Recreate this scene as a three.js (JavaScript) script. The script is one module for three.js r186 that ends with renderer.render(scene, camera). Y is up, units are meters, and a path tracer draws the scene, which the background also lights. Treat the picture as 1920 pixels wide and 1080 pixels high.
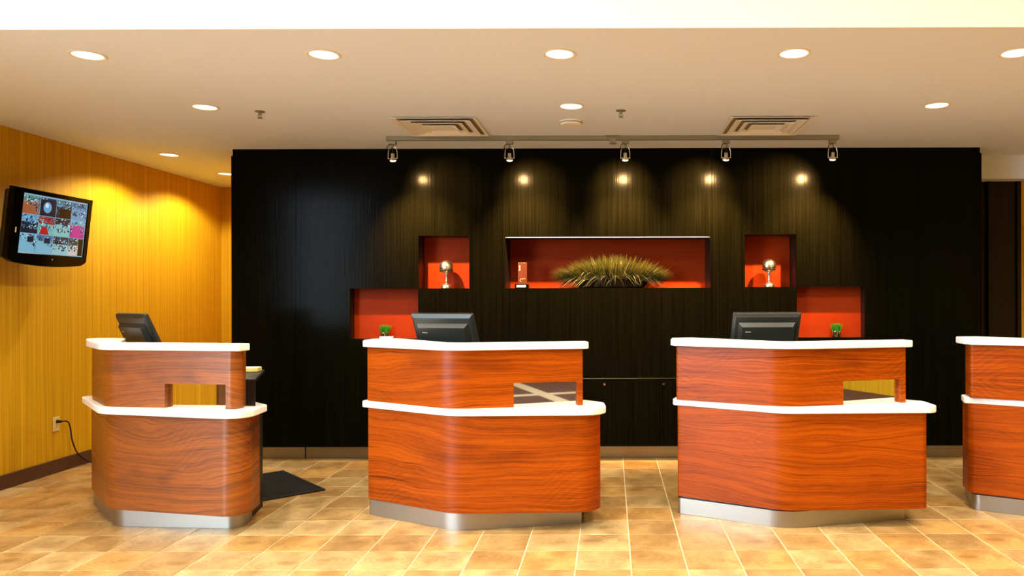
import * as THREE from 'three';
import { mergeGeometries, mergeVertices, toCreasedNormals } from 'three/addons/utils/BufferGeometryUtils.js';
import { RoundedBoxGeometry } from 'three/addons/geometries/RoundedBoxGeometry.js';
import { RectAreaLightUniformsLib } from 'three/addons/lights/RectAreaLightUniformsLib.js';
RectAreaLightUniformsLib.init();

// ------------------------------------------------------------------ camera, sky, exposure
const scene = new THREE.Scene();
const renderer = new THREE.WebGLRenderer({ antialias: true });
renderer.toneMapping = THREE.LinearToneMapping;
renderer.toneMappingExposure = 0.66;
renderer.shadowMap.enabled = true;
const EYE = 1.45, CEIL = 2.775;
const camera = new THREE.PerspectiveCamera(2 * Math.atan(540 / 1430) * 180 / Math.PI, 16 / 9, 0.05, 60);
camera.position.set(0, EYE, 0);
camera.rotation.z = -0.0025;
camera.setViewOffset(1920, 1080, -185, -18, 1920, 1080);          // a shifted lens: the view is square on to the back wall
scene.add(camera);
scene.background = new THREE.Color(0.66, 0.84, 1.0);              // even overcast sky outside the lobby glazing
scene.backgroundIntensity = 42;
const WARM = new THREE.Color(1.0, 0.90, 0.72), HALOGEN = new THREE.Color(1.0, 0.58, 0.21), LOBBY_TONE = new THREE.Color(1.0, 0.83, 0.5);
const DOWNLIGHT = 14, LOBBY_LIGHT = 35, TRACK_SPOT = 50, TRACK_SPILL = 28;

// ------------------------------------------------------------------ helpers
let seed = 7;
const rnd = () => { seed = (seed * 1664525 + 1013904223) >>> 0; return seed / 4294967296; };
const rr = (a, b) => a + (b - a) * rnd();
const used = {};
const numbered = (n) => { const k = used[n] = (used[n] ?? -1) + 1; return k ? n + '_' + String(k).padStart(3, '0') : n; };
const V3 = (x, y, z) => new THREE.Vector3(x, y, z);
function tag(o, label, category, group, kind) {
  if (label) o.userData.label = label;
  if (category) o.userData.category = category;
  if (group) o.userData.group = group;
  if (kind) o.userData.kind = kind;
  return o;
}
function thing(name, label, category, pos = [0, 0, 0], turn = 0, group) {
  const o = new THREE.Group(); o.name = numbered(name); o.position.set(...pos); o.rotation.y = turn;
  scene.add(o); return tag(o, label, category, group);
}
function struct(name) { const o = new THREE.Group(); o.name = name; o.userData.kind = 'structure'; scene.add(o); return o; }
function mesh(name, geo, mat, parent = scene, pos) {
  if (Array.isArray(geo)) geo = join(geo);
  const m = new THREE.Mesh(geo, mat); m.name = parent === scene ? numbered(name) : name;
  m.castShadow = m.receiveShadow = true;
  if (pos) m.position.set(...pos);
  parent.add(m);
  if (parent !== scene) { const k = parent.userData.__n ??= {}; const c = k[name] = (k[name] ?? -1) + 1; if (c) m.name = name + '_' + String(c).padStart(3, '0'); }
  return m;
}
function join(list) {
  const l = list.map((g) => { const q = g.index ? g.toNonIndexed() : g.clone(); for (const k of Object.keys(q.attributes)) if (!['position', 'normal', 'uv'].includes(k)) q.deleteAttribute(k); return q; });
  return mergeGeometries(l);
}
const xf = (g, { p = [0, 0, 0], r = [0, 0, 0], s = [1, 1, 1] } = {}) => g.applyMatrix4(new THREE.Matrix4().compose(V3(...p), new THREE.Quaternion().setFromEuler(new THREE.Euler(...r)), V3(...s)));
const box = (w, h, d, p, r) => xf(new THREE.BoxGeometry(w, h, d), { p, r });
const rbox = (w, h, d, rad, p, r, seg = 2) => xf(new RoundedBoxGeometry(w, h, d, seg, rad), { p, r });
const span = (x0, x1, y0, y1, z0, z1) => box(x1 - x0, y1 - y0, z1 - z0, [(x0 + x1) / 2, (y0 + y1) / 2, (z0 + z1) / 2]);
const cyl = (r0, r1, h, p, r, n = 24) => xf(new THREE.CylinderGeometry(r0, r1, h, n), { p, r });
const lathe = (pts, n = 40) => new THREE.LatheGeometry(pts.map((q) => new THREE.Vector2(...q)), n);
const tube = (pts, r, n = 24, m = 8, closed = false) => new THREE.TubeGeometry(new THREE.CatmullRomCurve3(pts.map((q) => V3(...q)), closed), n, r, m, closed);
// uv in metres from position for boxes (by the dominant normal)
function boxUV(g, s = 1, swap = false) {
  if (g.index) g = g.toNonIndexed();
  const p = g.attributes.position, n = g.attributes.normal, uv = new Float32Array(p.count * 2);
  for (let i = 0; i < p.count; i++) {
    const ax = Math.abs(n.getX(i)), ay = Math.abs(n.getY(i)), az = Math.abs(n.getZ(i));
    let u, v;
    if (ax >= ay && ax >= az) { u = p.getZ(i); v = p.getY(i); } else if (ay >= az) { u = p.getX(i); v = p.getZ(i); } else { u = p.getX(i); v = p.getY(i); }
    uv[i * 2] = (swap ? v : u) * s; uv[i * 2 + 1] = (swap ? u : v) * s;
  }
  g.setAttribute('uv', new THREE.BufferAttribute(uv, 2)); return g;
}
// polyline with filleted corners; points [x, z, radius]
function fillet(pts, n = 10) {
  const out = [];
  pts.forEach((p, i) => {
    const r = p[2] || 0;
    if (!r || i === 0 || i === pts.length - 1) { out.push([p[0], p[1]]); return; }
    const a = pts[i - 1], b = pts[i + 1], u = new THREE.Vector2(a[0] - p[0], a[1] - p[1]), w = new THREE.Vector2(b[0] - p[0], b[1] - p[1]);
    const lu = u.length(), lw = w.length(); u.normalize(); w.normalize();
    const half = Math.acos(THREE.MathUtils.clamp(u.dot(w), -1, 1)) / 2, t = Math.min(r / Math.tan(half), lu * 0.48, lw * 0.48), rad = t * Math.tan(half);
    const c = u.clone().add(w).normalize().multiplyScalar(rad / Math.sin(half)).add(new THREE.Vector2(p[0], p[1]));
    const s = new THREE.Vector2(p[0] + u.x * t, p[1] + u.y * t).sub(c), e = new THREE.Vector2(p[0] + w.x * t, p[1] + w.y * t).sub(c);
    let a0 = s.angle(), a1 = e.angle(), d = a1 - a0; while (d > Math.PI) d -= 2 * Math.PI; while (d < -Math.PI) d += 2 * Math.PI;
    for (let k = 0; k <= n; k++) out.push([c.x + rad * Math.cos(a0 + d * k / n), c.y + rad * Math.sin(a0 + d * k / n)]);
  });
  return out;
}
// outward normals of a path that runs left to right as the guest sees it (outward = towards +z)
function pathNormals(path) {
  return path.map((p, i) => {
    const a = path[Math.max(0, i - 1)], b = path[Math.min(path.length - 1, i + 1)], dx = b[0] - a[0], dz = b[1] - a[1], l = Math.hypot(dx, dz) || 1;
    return [-dz / l, dx / l];
  });
}
const offset = (path, d) => { const n = pathNormals(path); return path.map((p, i) => [p[0] + n[i][0] * d, p[1] + n[i][1] * d]); };
const lengths = (path) => { const s = [0]; for (let i = 1; i < path.length; i++) s.push(s[i - 1] + Math.hypot(path[i][0] - path[i - 1][0], path[i][1] - path[i - 1][1])); return s; };
// solid skin that follows a path: from arc length s0 to s1, height y0 to y1, thickness t behind the path
function ribbon(path, y0, y1, t, s0 = 0, s1 = 1e9, uvOff = [0, 0]) {
  const s = lengths(path), nn = pathNormals(path), out = [];
  const at = (q) => { let i = 1; while (i < s.length - 1 && s[i] < q) i++; const k = (q - s[i - 1]) / (s[i] - s[i - 1] || 1); const L = (a, b) => a + (b - a) * k; return { s: q, x: L(path[i - 1][0], path[i][0]), z: L(path[i - 1][1], path[i][1]), nx: L(nn[i - 1][0], nn[i][0]), nz: L(nn[i - 1][1], nn[i][1]) }; };
  s1 = Math.min(s1, s[s.length - 1]);
  const qs = [s0, ...s.filter((v) => v > s0 + 1e-4 && v < s1 - 1e-4), s1].map(at);
  const pos = [], nor = [], uv = [], e = 0.003;
  const quad = (a, b, c, d, na, nb, ua, ub, uc, ud, nc = nb, nd = na) => { for (const [p, n, u] of [[a, na, ua], [b, nb, ub], [c, nc, uc], [a, na, ua], [c, nc, uc], [d, nd, ud]]) { pos.push(...p); nor.push(...n); uv.push(u[0] + uvOff[0], u[1] + uvOff[1]); } };
  const O = (q, y, d = 0) => [q.x + q.nx * d, y, q.z + q.nz * d], I = (q, y) => [q.x - q.nx * t, y, q.z - q.nz * t];
  for (let i = 0; i + 1 < qs.length; i++) {
    const a = qs[i], b = qs[i + 1], na = [a.nx, 0, a.nz], nb = [b.nx, 0, b.nz], up = [0, 1, 0], dn = [0, -1, 0];
    quad(O(a, y0), O(b, y0), O(b, y1), O(a, y1), na, nb, [a.s, y0], [b.s, y0], [b.s, y1], [a.s, y1]);
    quad(I(b, y0), I(a, y0), I(a, y1), I(b, y1), nb.map((v) => -v), na.map((v) => -v), [b.s, y0], [a.s, y0], [a.s, y1], [b.s, y1]);
    quad(O(a, y1), O(b, y1), I(b, y1), I(a, y1), up, up, [a.s, y1], [b.s, y1], [b.s, y1 + t], [a.s, y1 + t]);
    quad(I(a, y0), I(b, y0), O(b, y0), O(a, y0), dn, dn, [a.s, y0], [b.s, y0], [b.s, y0 + t], [a.s, y0 + t]);
  }
  const cap = (q, sign) => { const n = [q.nz * sign, 0, -q.nx * sign]; const A = [O(q, y0), I(q, y0), I(q, y1), O(q, y1)], U = [[q.s, y0], [q.s + t, y0], [q.s + t, y1], [q.s, y1]]; if (sign > 0) quad(A[0], A[1], A[2], A[3], n, n, U[0], U[1], U[2], U[3]); else quad(A[1], A[0], A[3], A[2], n, n, U[1], U[0], U[3], U[2]); };
  cap(qs[0], -1); cap(qs[qs.length - 1], 1);
  const g = new THREE.BufferGeometry();
  g.setAttribute('position', new THREE.Float32BufferAttribute(pos, 3)); g.setAttribute('normal', new THREE.Float32BufferAttribute(nor, 3)); g.setAttribute('uv', new THREE.Float32BufferAttribute(uv, 2));
  return g;
}
// horizontal slab from a plan outline [x, z], y0..y1, with eased edges
function slab(outline, y0, y1, bevel = 0.006) {
  const sh = new THREE.Shape(outline.map((p) => new THREE.Vector2(p[0], -p[1])));
  const b = Math.min(bevel, (y1 - y0) / 2.2);
  const g = new THREE.ExtrudeGeometry(sh, { depth: y1 - y0 - 2 * b, bevelEnabled: b > 0, bevelThickness: b, bevelSize: b, bevelOffset: -b, bevelSegments: 3, curveSegments: 4 });
  g.rotateX(-Math.PI / 2); g.translate(0, y0 + b, 0);
  return g;
}

// ------------------------------------------------------------------ noise and textures
const hash = (x, y, k) => { let h = (x * 374761393 + y * 668265263 + k * 974634977) | 0; h = Math.imul(h ^ (h >>> 13), 1274126177); return ((h ^ (h >>> 16)) >>> 0) / 4294967296; };
function vn(x, y, k, px = 0, py = 0) {
  const X = Math.floor(x), Y = Math.floor(y), fx = x - X, fy = y - Y, u = fx * fx * (3 - 2 * fx), v = fy * fy * (3 - 2 * fy);
  const w = (a, p) => (p ? ((a % p) + p) % p : a), x0 = w(X, px), x1 = w(X + 1, px), y0 = w(Y, py), y1 = w(Y + 1, py);
  const a = hash(x0, y0, k), b = hash(x1, y0, k), c = hash(x0, y1, k), d = hash(x1, y1, k);
  return a + (b - a) * u + (c - a) * v + (a - b - c + d) * u * v;
}
const fbm = (x, y, k, o = 4) => { let s = 0, a = 0.5, n = 0; for (let i = 0; i < o; i++) { s += a * vn(x, y, k + i * 17); n += a; x *= 2.03; y *= 2.03; a *= 0.5; } return s / n; };
const lerp = (a, b, t) => a + (b - a) * t, clamp01 = (t) => Math.min(1, Math.max(0, t)), smooth = (a, b, x) => { const t = clamp01((x - a) / (b - a)); return t * t * (3 - 2 * t); };
function texture(w, h, fn, repeat, srgb = true) {
  const d = new Uint8Array(w * h * 4), c = [0, 0, 0];
  for (let y = 0; y < h; y++) for (let x = 0; x < w; x++) { fn((x + 0.5) / w, (y + 0.5) / h, c); const i = (y * w + x) * 4; d[i] = clamp01(c[0]) * 255; d[i + 1] = clamp01(c[1]) * 255; d[i + 2] = clamp01(c[2]) * 255; d[i + 3] = 255; }
  const t = new THREE.DataTexture(d, w, h, THREE.RGBAFormat); t.wrapS = t.wrapT = THREE.RepeatWrapping; t.magFilter = THREE.LinearFilter; t.minFilter = THREE.LinearMipmapLinearFilter; t.generateMipmaps = true;
  if (srgb) t.colorSpace = THREE.SRGBColorSpace; if (repeat) t.repeat.set(...repeat); t.needsUpdate = true; return t;
}
const mix3 = (c, a, b, t) => { for (let i = 0; i < 3; i++) c[i] = lerp(a[i], b[i], t); };
const rgb = (r, g, b) => [r / 255, g / 255, b / 255];
// cherry veneer, grain lying level; one repeat is 2.4 m x 0.9 m
function cherry(k, pale, dark, figure) {
  return texture(2048, 768, (u, v, c) => {
    const x = u * 2.4, y = v * 0.9, w = fbm(x * 1.5, y * 3.0, k, 3), w2 = fbm(x * 0.7 + 9, y * 1.6 + 3, k + 5, 2);
    const t = y + 0.13 * (w - 0.5) + 0.22 * (w2 - 0.5);
    const ring = fbm(x * 0.4, t * 34, k + 30, 3), ring2 = fbm(x * 0.6, t * 105, k + 35, 2), fine = fbm(x * 3, t * 220, k + 40, 2), pore = vn(x * 22, y * 480, k + 41);
    const line = Math.pow(clamp01(1 - Math.abs(ring2 - 0.5) * 13), 2) * smooth(0.42, 0.68, fbm(x * 0.9, t * 8, k + 60, 2));
    const hx = (x % 1.2) - 0.6, arch = y - 0.3 - 0.30 * Math.exp(-hx * hx * 9) + 0.05 * (w - 0.5), cath = Math.pow(0.5 + 0.5 * Math.sin(arch * 150 + 9 * w2), 6) * smooth(0.5, 0.15, Math.abs(hx)) * smooth(0.35, 0.65, fbm(x * 2, y * 3, k + 80, 2));
    const blot = smooth(0.5, 0.85, fbm(x * 2.4, y * 4.6, k + 70, 3)) * figure;
    const f = clamp01(0.16 + 0.42 * (ring - 0.5) + 0.34 * (ring2 - 0.5) + 0.55 * (fine - 0.5) + 0.2 * (pore - 0.5) + 0.6 * line + 0.16 * cath + 0.5 * blot);
    mix3(c, pale, dark, f);
  });
}
const cherryMap = [cherry(11, rgb(163, 70, 2), rgb(74, 22, 1), 0.5), cherry(57, rgb(150, 78, 14), rgb(60, 26, 10), 1.0)];
for (const t of cherryMap) { t.repeat.set(1 / 2.4, 1 / 0.9); t.wrapS = t.wrapT = THREE.MirroredRepeatWrapping; }
// espresso veneer, grain upright; one repeat is 1.2 m x 2.4 m
const espresso = texture(1024, 1024, (u, v, c) => {
  const x = u * 1.2, y = v * 2.4, g = vn(x * 160, y * 1.6, 3), h = vn(x * 420, y * 5, 4), l = fbm(x * 22, y * 0.8, 5, 3);
  mix3(c, rgb(17, 16, 7), rgb(6, 5, 2), clamp01(0.5 + 0.5 * (g - 0.5) + 0.55 * (h - 0.5) + 0.3 * (l - 0.5)));
}, [1 / 1.2, 1 / 2.4]); espresso.wrapT = THREE.MirroredRepeatWrapping;
const espressoBump = texture(1024, 512, (u, v, c) => { const x = u * 1.2, y = v * 2.4; c[0] = c[1] = c[2] = 0.6 * vn(x * 300, y * 4, 8) + 0.4 * vn(x * 120, y * 2, 9); }, [1 / 1.2, 1 / 2.4], false);
// gold wallcovering with fine upright lines; one repeat is 0.8 m x 1.6 m
const goldMap = texture(1024, 512, (u, v, c) => {
  const x = u * 0.8, y = v * 1.6, a = vn(x * 140, y * 0.7, 21), b = vn(x * 420, y * 2, 22), d = fbm(x * 9, y * 0.6, 23, 2);
  mix3(c, rgb(224, 174, 22), rgb(172, 122, 8), clamp01(0.45 + 0.45 * (a - 0.5) + 0.6 * (b - 0.5) + 0.25 * (d - 0.5)));
}, [1 / 0.8, 1 / 1.6]); goldMap.wrapS = goldMap.wrapT = THREE.MirroredRepeatWrapping;
const goldBump = texture(1024, 256, (u, v, c) => { c[0] = c[1] = c[2] = 0.7 * vn(u * 0.8 * 140, v * 1.1, 21) + 0.3 * vn(u * 0.8 * 420, v * 3, 22); }, [1 / 0.8, 1 / 1.6], false);
// sixteen floor tiles of burl-figured stone-look porcelain in a 4 x 4 sheet
const tileMap = texture(1024, 1024, (u, v, c) => {
  const tx = Math.floor(u * 4), ty = Math.floor(v * 4), k = 100 + tx * 13 + ty * 57, x = u * 4 - tx, y = v * 4 - ty;
  const w = fbm(x * 2.2, y * 1.5, k, 3), cx = 0.25 + 0.5 * hash(tx, ty, 5), cy = 0.3 + 0.4 * hash(tx, ty, 6);
  const r = Math.hypot((x - cx) * 0.9, (y - cy) * 1.6) + 0.28 * (w - 0.5), ring = 0.5 + 0.5 * Math.sin(r * 48 + 7 * fbm(x * 4, y * 4, k + 2, 2));
  const cloud = fbm(x * 3, y * 2.4, k + 4, 4), speck = vn(x * 60, y * 60, k + 6), knot = smooth(0.16, 0.02, r);
  const f = clamp01(0.34 + 1.1 * (cloud - 0.5) + 0.20 * (ring - 0.5) + 0.22 * (speck - 0.5) + 0.28 * knot);
  mix3(c, rgb(204, 174, 120), rgb(136, 102, 58), f);
});
const carpetMap = texture(512, 512, (u, v, c) => { const s = vn(u * 128, v * 128, 31, 128, 128), q = vn(u * 256, v * 256, 32, 256, 256), b = fbm(u * 6, v * 6, 33, 2); mix3(c, rgb(74, 44, 38), rgb(122, 84, 66), clamp01(0.2 + 0.9 * (s - 0.5) + 0.7 * (q - 0.45) + 0.3 * (b - 0.5))); }, [1, 1]);
const brushed = texture(512, 256, (u, v, c) => { c[0] = c[1] = c[2] = vn(u * 256, v * 3, 41, 256, 3); }, [2, 1], false);
const plasterBump = texture(512, 512, (u, v, c) => { c[0] = c[1] = c[2] = 0.5 * vn(u * 128, v * 128, 51, 128, 128) + 0.5 * vn(u * 40, v * 40, 52, 40, 40); }, [2, 2], false);
const quartzMap = texture(512, 512, (u, v, c) => { const s = vn(u * 200, v * 200, 61, 200, 200), t = vn(u * 90, v * 90, 62, 90, 90); mix3(c, rgb(244, 242, 234), rgb(226, 222, 210), smooth(0.72, 0.9, s) * 0.8 + smooth(0.7, 0.95, t) * 0.4); }, [1, 1]);
const redMap = texture(512, 256, (u, v, c) => { mix3(c, rgb(152, 47, 3), rgb(132, 37, 2), clamp01(0.4 + 0.6 * (fbm(u * 3, v * 30, 71, 3) - 0.5) + 0.3 * (vn(u * 40, v * 120, 72) - 0.5))); }, [1, 1]);

const S = (o) => new THREE.MeshStandardMaterial(o), Ph = (o) => new THREE.MeshPhysicalMaterial(o);
const M = {
  cherry: cherryMap.map((map, i) => Ph({ map, roughness: 0.42, specularIntensity: i ? 0.8 : 0.22, clearcoat: 0.11, clearcoatRoughness: 0.22 })),
  espresso: Ph({ map: espresso, roughness: 0.17, bumpMap: espressoBump, bumpScale: 0.0002, specularIntensity: 0.042 }),
  walnut: Ph({ map: espresso, color: new THREE.Color(3.2, 2.0, 1.6), roughness: 0.4, specularIntensity: 0.3 }),
  black: S({ color: 0x0b0a09, roughness: 0.5 }),
  red: Ph({ map: redMap, roughness: 0.6, specularIntensity: 0.2 }),
  gold: Ph({ map: goldMap, specularIntensity: 0.4, roughness: 0.6, bumpMap: goldBump, bumpScale: 0.0003 }),
  ceiling: S({ color: 0xe4eaf4, roughness: 0.9, bumpMap: plasterBump, bumpScale: 0.0004 }),
  white: S({ color: 0xf0eee8, roughness: 0.85, bumpMap: plasterBump, bumpScale: 0.0004 }),
  quartz: Ph({ map: quartzMap, roughness: 0.28 }),
  steel: S({ color: 0xa39e95, metalness: 1, roughness: 0.4, bumpMap: brushed, bumpScale: 0.0001 }),
  chrome: S({ color: 0xe8e6e0, metalness: 1, roughness: 0.07 }),
  silver: S({ color: 0xf0ece2, metalness: 1, roughness: 0.3 }),
  nickel: S({ color: 0xa89f8c, metalness: 1, roughness: 0.3 }),
  trackPaint: S({ color: 0x8d8166, roughness: 0.45, metalness: 0.4 }),
  mirror: S({ color: 0xe6e6e2, metalness: 1, roughness: 0.02 }),
  trim: S({ color: 0xe6ddcb, roughness: 0.5 }),
  vent: S({ color: 0xf0eade, roughness: 0.55 }),
  ventDark: S({ color: 0x8f8068, roughness: 0.9 }),
  lens: S({ color: 0xfff4e0, roughness: 0.4, emissive: new THREE.Color(1, 0.9, 0.72), emissiveIntensity: 2.6 }),
  bulb: S({ color: 0xfff0d0, roughness: 0.3, emissive: new THREE.Color(1, 0.82, 0.52), emissiveIntensity: 3.0 }),
  baseboard: S({ color: 0x4a2a18, roughness: 0.5 }),
  grout: S({ color: 0xd8c4a0, roughness: 0.9 }),
  tile: ['#ffffff', '#f3e6d4', '#ffeccd', '#e9dccb'].map((c) => Ph({ map: tileMap, color: new THREE.Color(c), roughness: 0.36 })),
  carpet: S({ map: carpetMap, roughness: 0.95 }),
  strip: S({ color: 0xd8cfc0, roughness: 0.4 }),
  plastic: S({ color: 0x222420, roughness: 0.42 }),
  tvGloss: Ph({ color: 0x050506, roughness: 0.14, specularIntensity: 0.35 }),
  rubber: S({ color: 0x0c0c0c, roughness: 0.85 }),
  ivory: S({ color: 0xd9c07a, roughness: 0.45 }),
  paper: S({ color: 0xefe8cf, roughness: 0.8 }),
  yellowPaper: S({ color: 0xd9c56a, roughness: 0.8 }),
  plaque: Ph({ color: 0x5a2814, roughness: 0.3, clearcoat: 0.5, clearcoatRoughness: 0.2 }),
  planter: Ph({ color: 0x120b05, roughness: 0.9, specularIntensity: 0.2 }),
  pavement: S({ color: 0xb4b4b0, roughness: 0.9 }),
  shade: S({ color: 0x6b4526, roughness: 0.8 }),
};

// ------------------------------------------------------------------ shell of the building
const LX = -4.638, RX = 6.6, FZ = -3.75, WZ = -6.767;            // left wall, right wall, fascia, dark feature wall
const floor = struct('floor');
mesh('screed', span(-6, 8, -0.2, -0.003, -9.6, -0.9), M.grout, floor);
{
  // tile geometry: slab with chamfered edge, 16 variants of figure
  const variants = [];
  for (let k = 0; k < 16; k++) {
    const a = 0.1462, b = 0.1446, h = 0.0016, pos = [], uv = [], nor = [];
    const P = (x, y, z) => [x, y, z], T = [P(-b, 0, -b), P(b, 0, -b), P(b, 0, b), P(-b, 0, b)], B = [P(-a, -h, -a), P(a, -h, -a), P(a, -h, a), P(-a, -h, a)], D = B.map((q) => [q[0], -0.008, q[2]]);
    const U = (q) => [((k % 4) + 0.5 + q[0] / 0.31) / 4, (Math.floor(k / 4) + 0.5 + q[2] / 0.31) / 4];
    const quad = (p, q, r, s) => { for (const w of [p, q, r, p, r, s]) { pos.push(...w); uv.push(...U(w)); } };
    quad(T[3], T[2], T[1], T[0]);
    for (let i = 0; i < 4; i++) { const j = (i + 1) % 4; quad(T[i], T[j], B[j], B[i]); quad(B[i], B[j], D[j], D[i]); }
    const g = new THREE.BufferGeometry(); g.setAttribute('position', new THREE.Float32BufferAttribute(pos, 3)); g.setAttribute('uv', new THREE.Float32BufferAttribute(uv, 2)); g.computeVertexNormals();
    variants.push(g);
  }
  const spots = [];
  for (let j = 0; j < 34; j++) for (let i = -20; i < 26; i++) {
    const x = 0.1065 + 0.3 * (i + 0.5), z = -(9.0 - 0.28 - 0.3 * j);
    if (x < LX - 0.14 || x > RX + 0.1 || z > -1.0 || z < -9) continue;
    const px = 1145 + 1430 * x / -z, py = 558 + 1430 * EYE / -z, seen = z < -3.85 && z > -6.95 && px > -60 && px < 1985;
    // hidden under the desks: left to the merged rest
    spots.push([x, z, seen, py]);
  }
  const under = (x, z) => [[-2.95, -5.25, 0.5], [-0.85, -5.25, 0.55], [1.15, -5.3, 0.6], [3.2, -5.4, 0.45]].some(([cx, cz, w]) => Math.abs(x - cx) < w && z < -5.0 && z > -6.1);
  const front = spots.filter((q) => q[2] && !under(q[0], q[1])).sort((a, b) => b[1] - a[1]).slice(0, 300), keep = new Set(front), rest = [];
  for (const q of spots) {
    const k = Math.floor(rnd() * 16), m = M.tile[Math.floor(rnd() * 4)], turn = Math.floor(rnd() * 2) * Math.PI, dy = rr(-0.0006, 0.0006);
    if (keep.has(q)) { const t = mesh('tile', variants[k], m, floor, [q[0], dy, q[1]]); t.rotation.y = turn; }
    else { const g = variants[k].clone(); g.rotateY(turn); g.translate(q[0], dy, q[1]); rest.push(g); }
  }
  mesh('tile_field', rest, M.tile[1], floor).userData.kind = 'stuff';
}
{
  const c = struct('carpet');
  mesh('pile', boxUV(span(-6, 8, -0.2, 0.002, -0.9, 7.4), 2), M.carpet, c);
  mesh('border_strip', box(4.0, 0.004, 0.2, [1.7, 0.003, 1.45]), M.strip, c);
  mesh('border_strip', box(0.2, 0.004, 3.0, [1.62, 0.0045, 1.9]), M.strip, c);
}
{
  const c = struct('ceiling');
  mesh('soffit', span(LX - 0.2, RX + 0.2, CEIL, CEIL + 0.25, -9.3, FZ - 0.02), M.ceiling, c);
  mesh('soffit_drop', span(3.36, RX, 2.555, CEIL, -7.6, -7.15), M.ceiling, c);
  mesh('lobby_ceiling', span(LX - 0.2, RX + 0.2, 4.9, 5.15, FZ - 0.2, 7.4), M.white, c);
  const f = struct('wall_front'); mesh('fascia', [span(LX - 0.2, RX + 0.2, CEIL, 4.9, FZ - 0.0195, FZ), span(LX - 0.2, RX + 0.2, CEIL + 0.25, 4.9, FZ - 0.2, FZ - 0.02)], M.white, f);
}
{
  // left wall: upright wallcovering drops with hairline joints, then the lobby glazing
  const w = struct('wall_left'), seams = [-9.2, -8.6, -7.155, -5.70, -4.25, -2.6];
  mesh('backing', span(LX - 0.2, LX - 0.004, 0, 5.1, -9.3, -2.6), M.gold, w);
  for (let i = 0; i + 1 < seams.length; i++) mesh('wall_panel', boxUV(span(LX - 0.004, LX, 0, i === 4 ? 4.9 : CEIL, seams[i] + 0.0012, seams[i + 1] - 0.0012), 1), M.gold, w);
  mesh('window_post', boxUV(span(LX - 0.2, LX + 0.02, 0, 4.9, -2.6, -2.3), 1), M.shade, w);
  mesh('window_sill', span(LX - 0.2, LX, 0, 0.12, -2.3, 0.6), M.white, w);
  mesh('wall_panel', boxUV(span(LX - 0.2, LX, 0, 5.1, 0.6, 7.2), 1), M.gold, w);
  mesh('window_head', span(LX - 0.2, LX, 4.3, 5.1, -2.3, 0.6), M.white, w);
  for (const z of [-0.85, 0.57]) mesh('mullion', span(LX - 0.12, LX, 0.12, 4.3, z - 0.03, z + 0.03), M.nickel, w);
  const b = struct('baseboard_left'); mesh('board', rbox(0.02, 0.112, 6.8, 0.004, [LX + 0.01, 0.056, -5.75]), M.baseboard, b);
  const r = struct('wall_rear'); mesh('panel', boxUV(span(LX - 0.2, RX + 0.2, 0, CEIL, -9.3, -9.08), 1), M.gold, r);
  const rt = struct('wall_right'); mesh('panel', boxUV(span(RX, RX + 0.2, 0, 5.1, -9.3, 7.4), 1), M.gold, rt);
  const lb = struct('wall_lobby');
  mesh('panel', boxUV(span(LX - 0.2, RX, 0, 5.1, 7.2, 7.4), 1), M.gold, lb);
  const g = struct('pavement'); mesh('paving', [span(-40, LX - 0.2, -0.25, -0.05, -30, 40), span(LX - 0.2, 40, -0.25, -0.05, 7.4, 40)], M.pavement, g);
}
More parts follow.
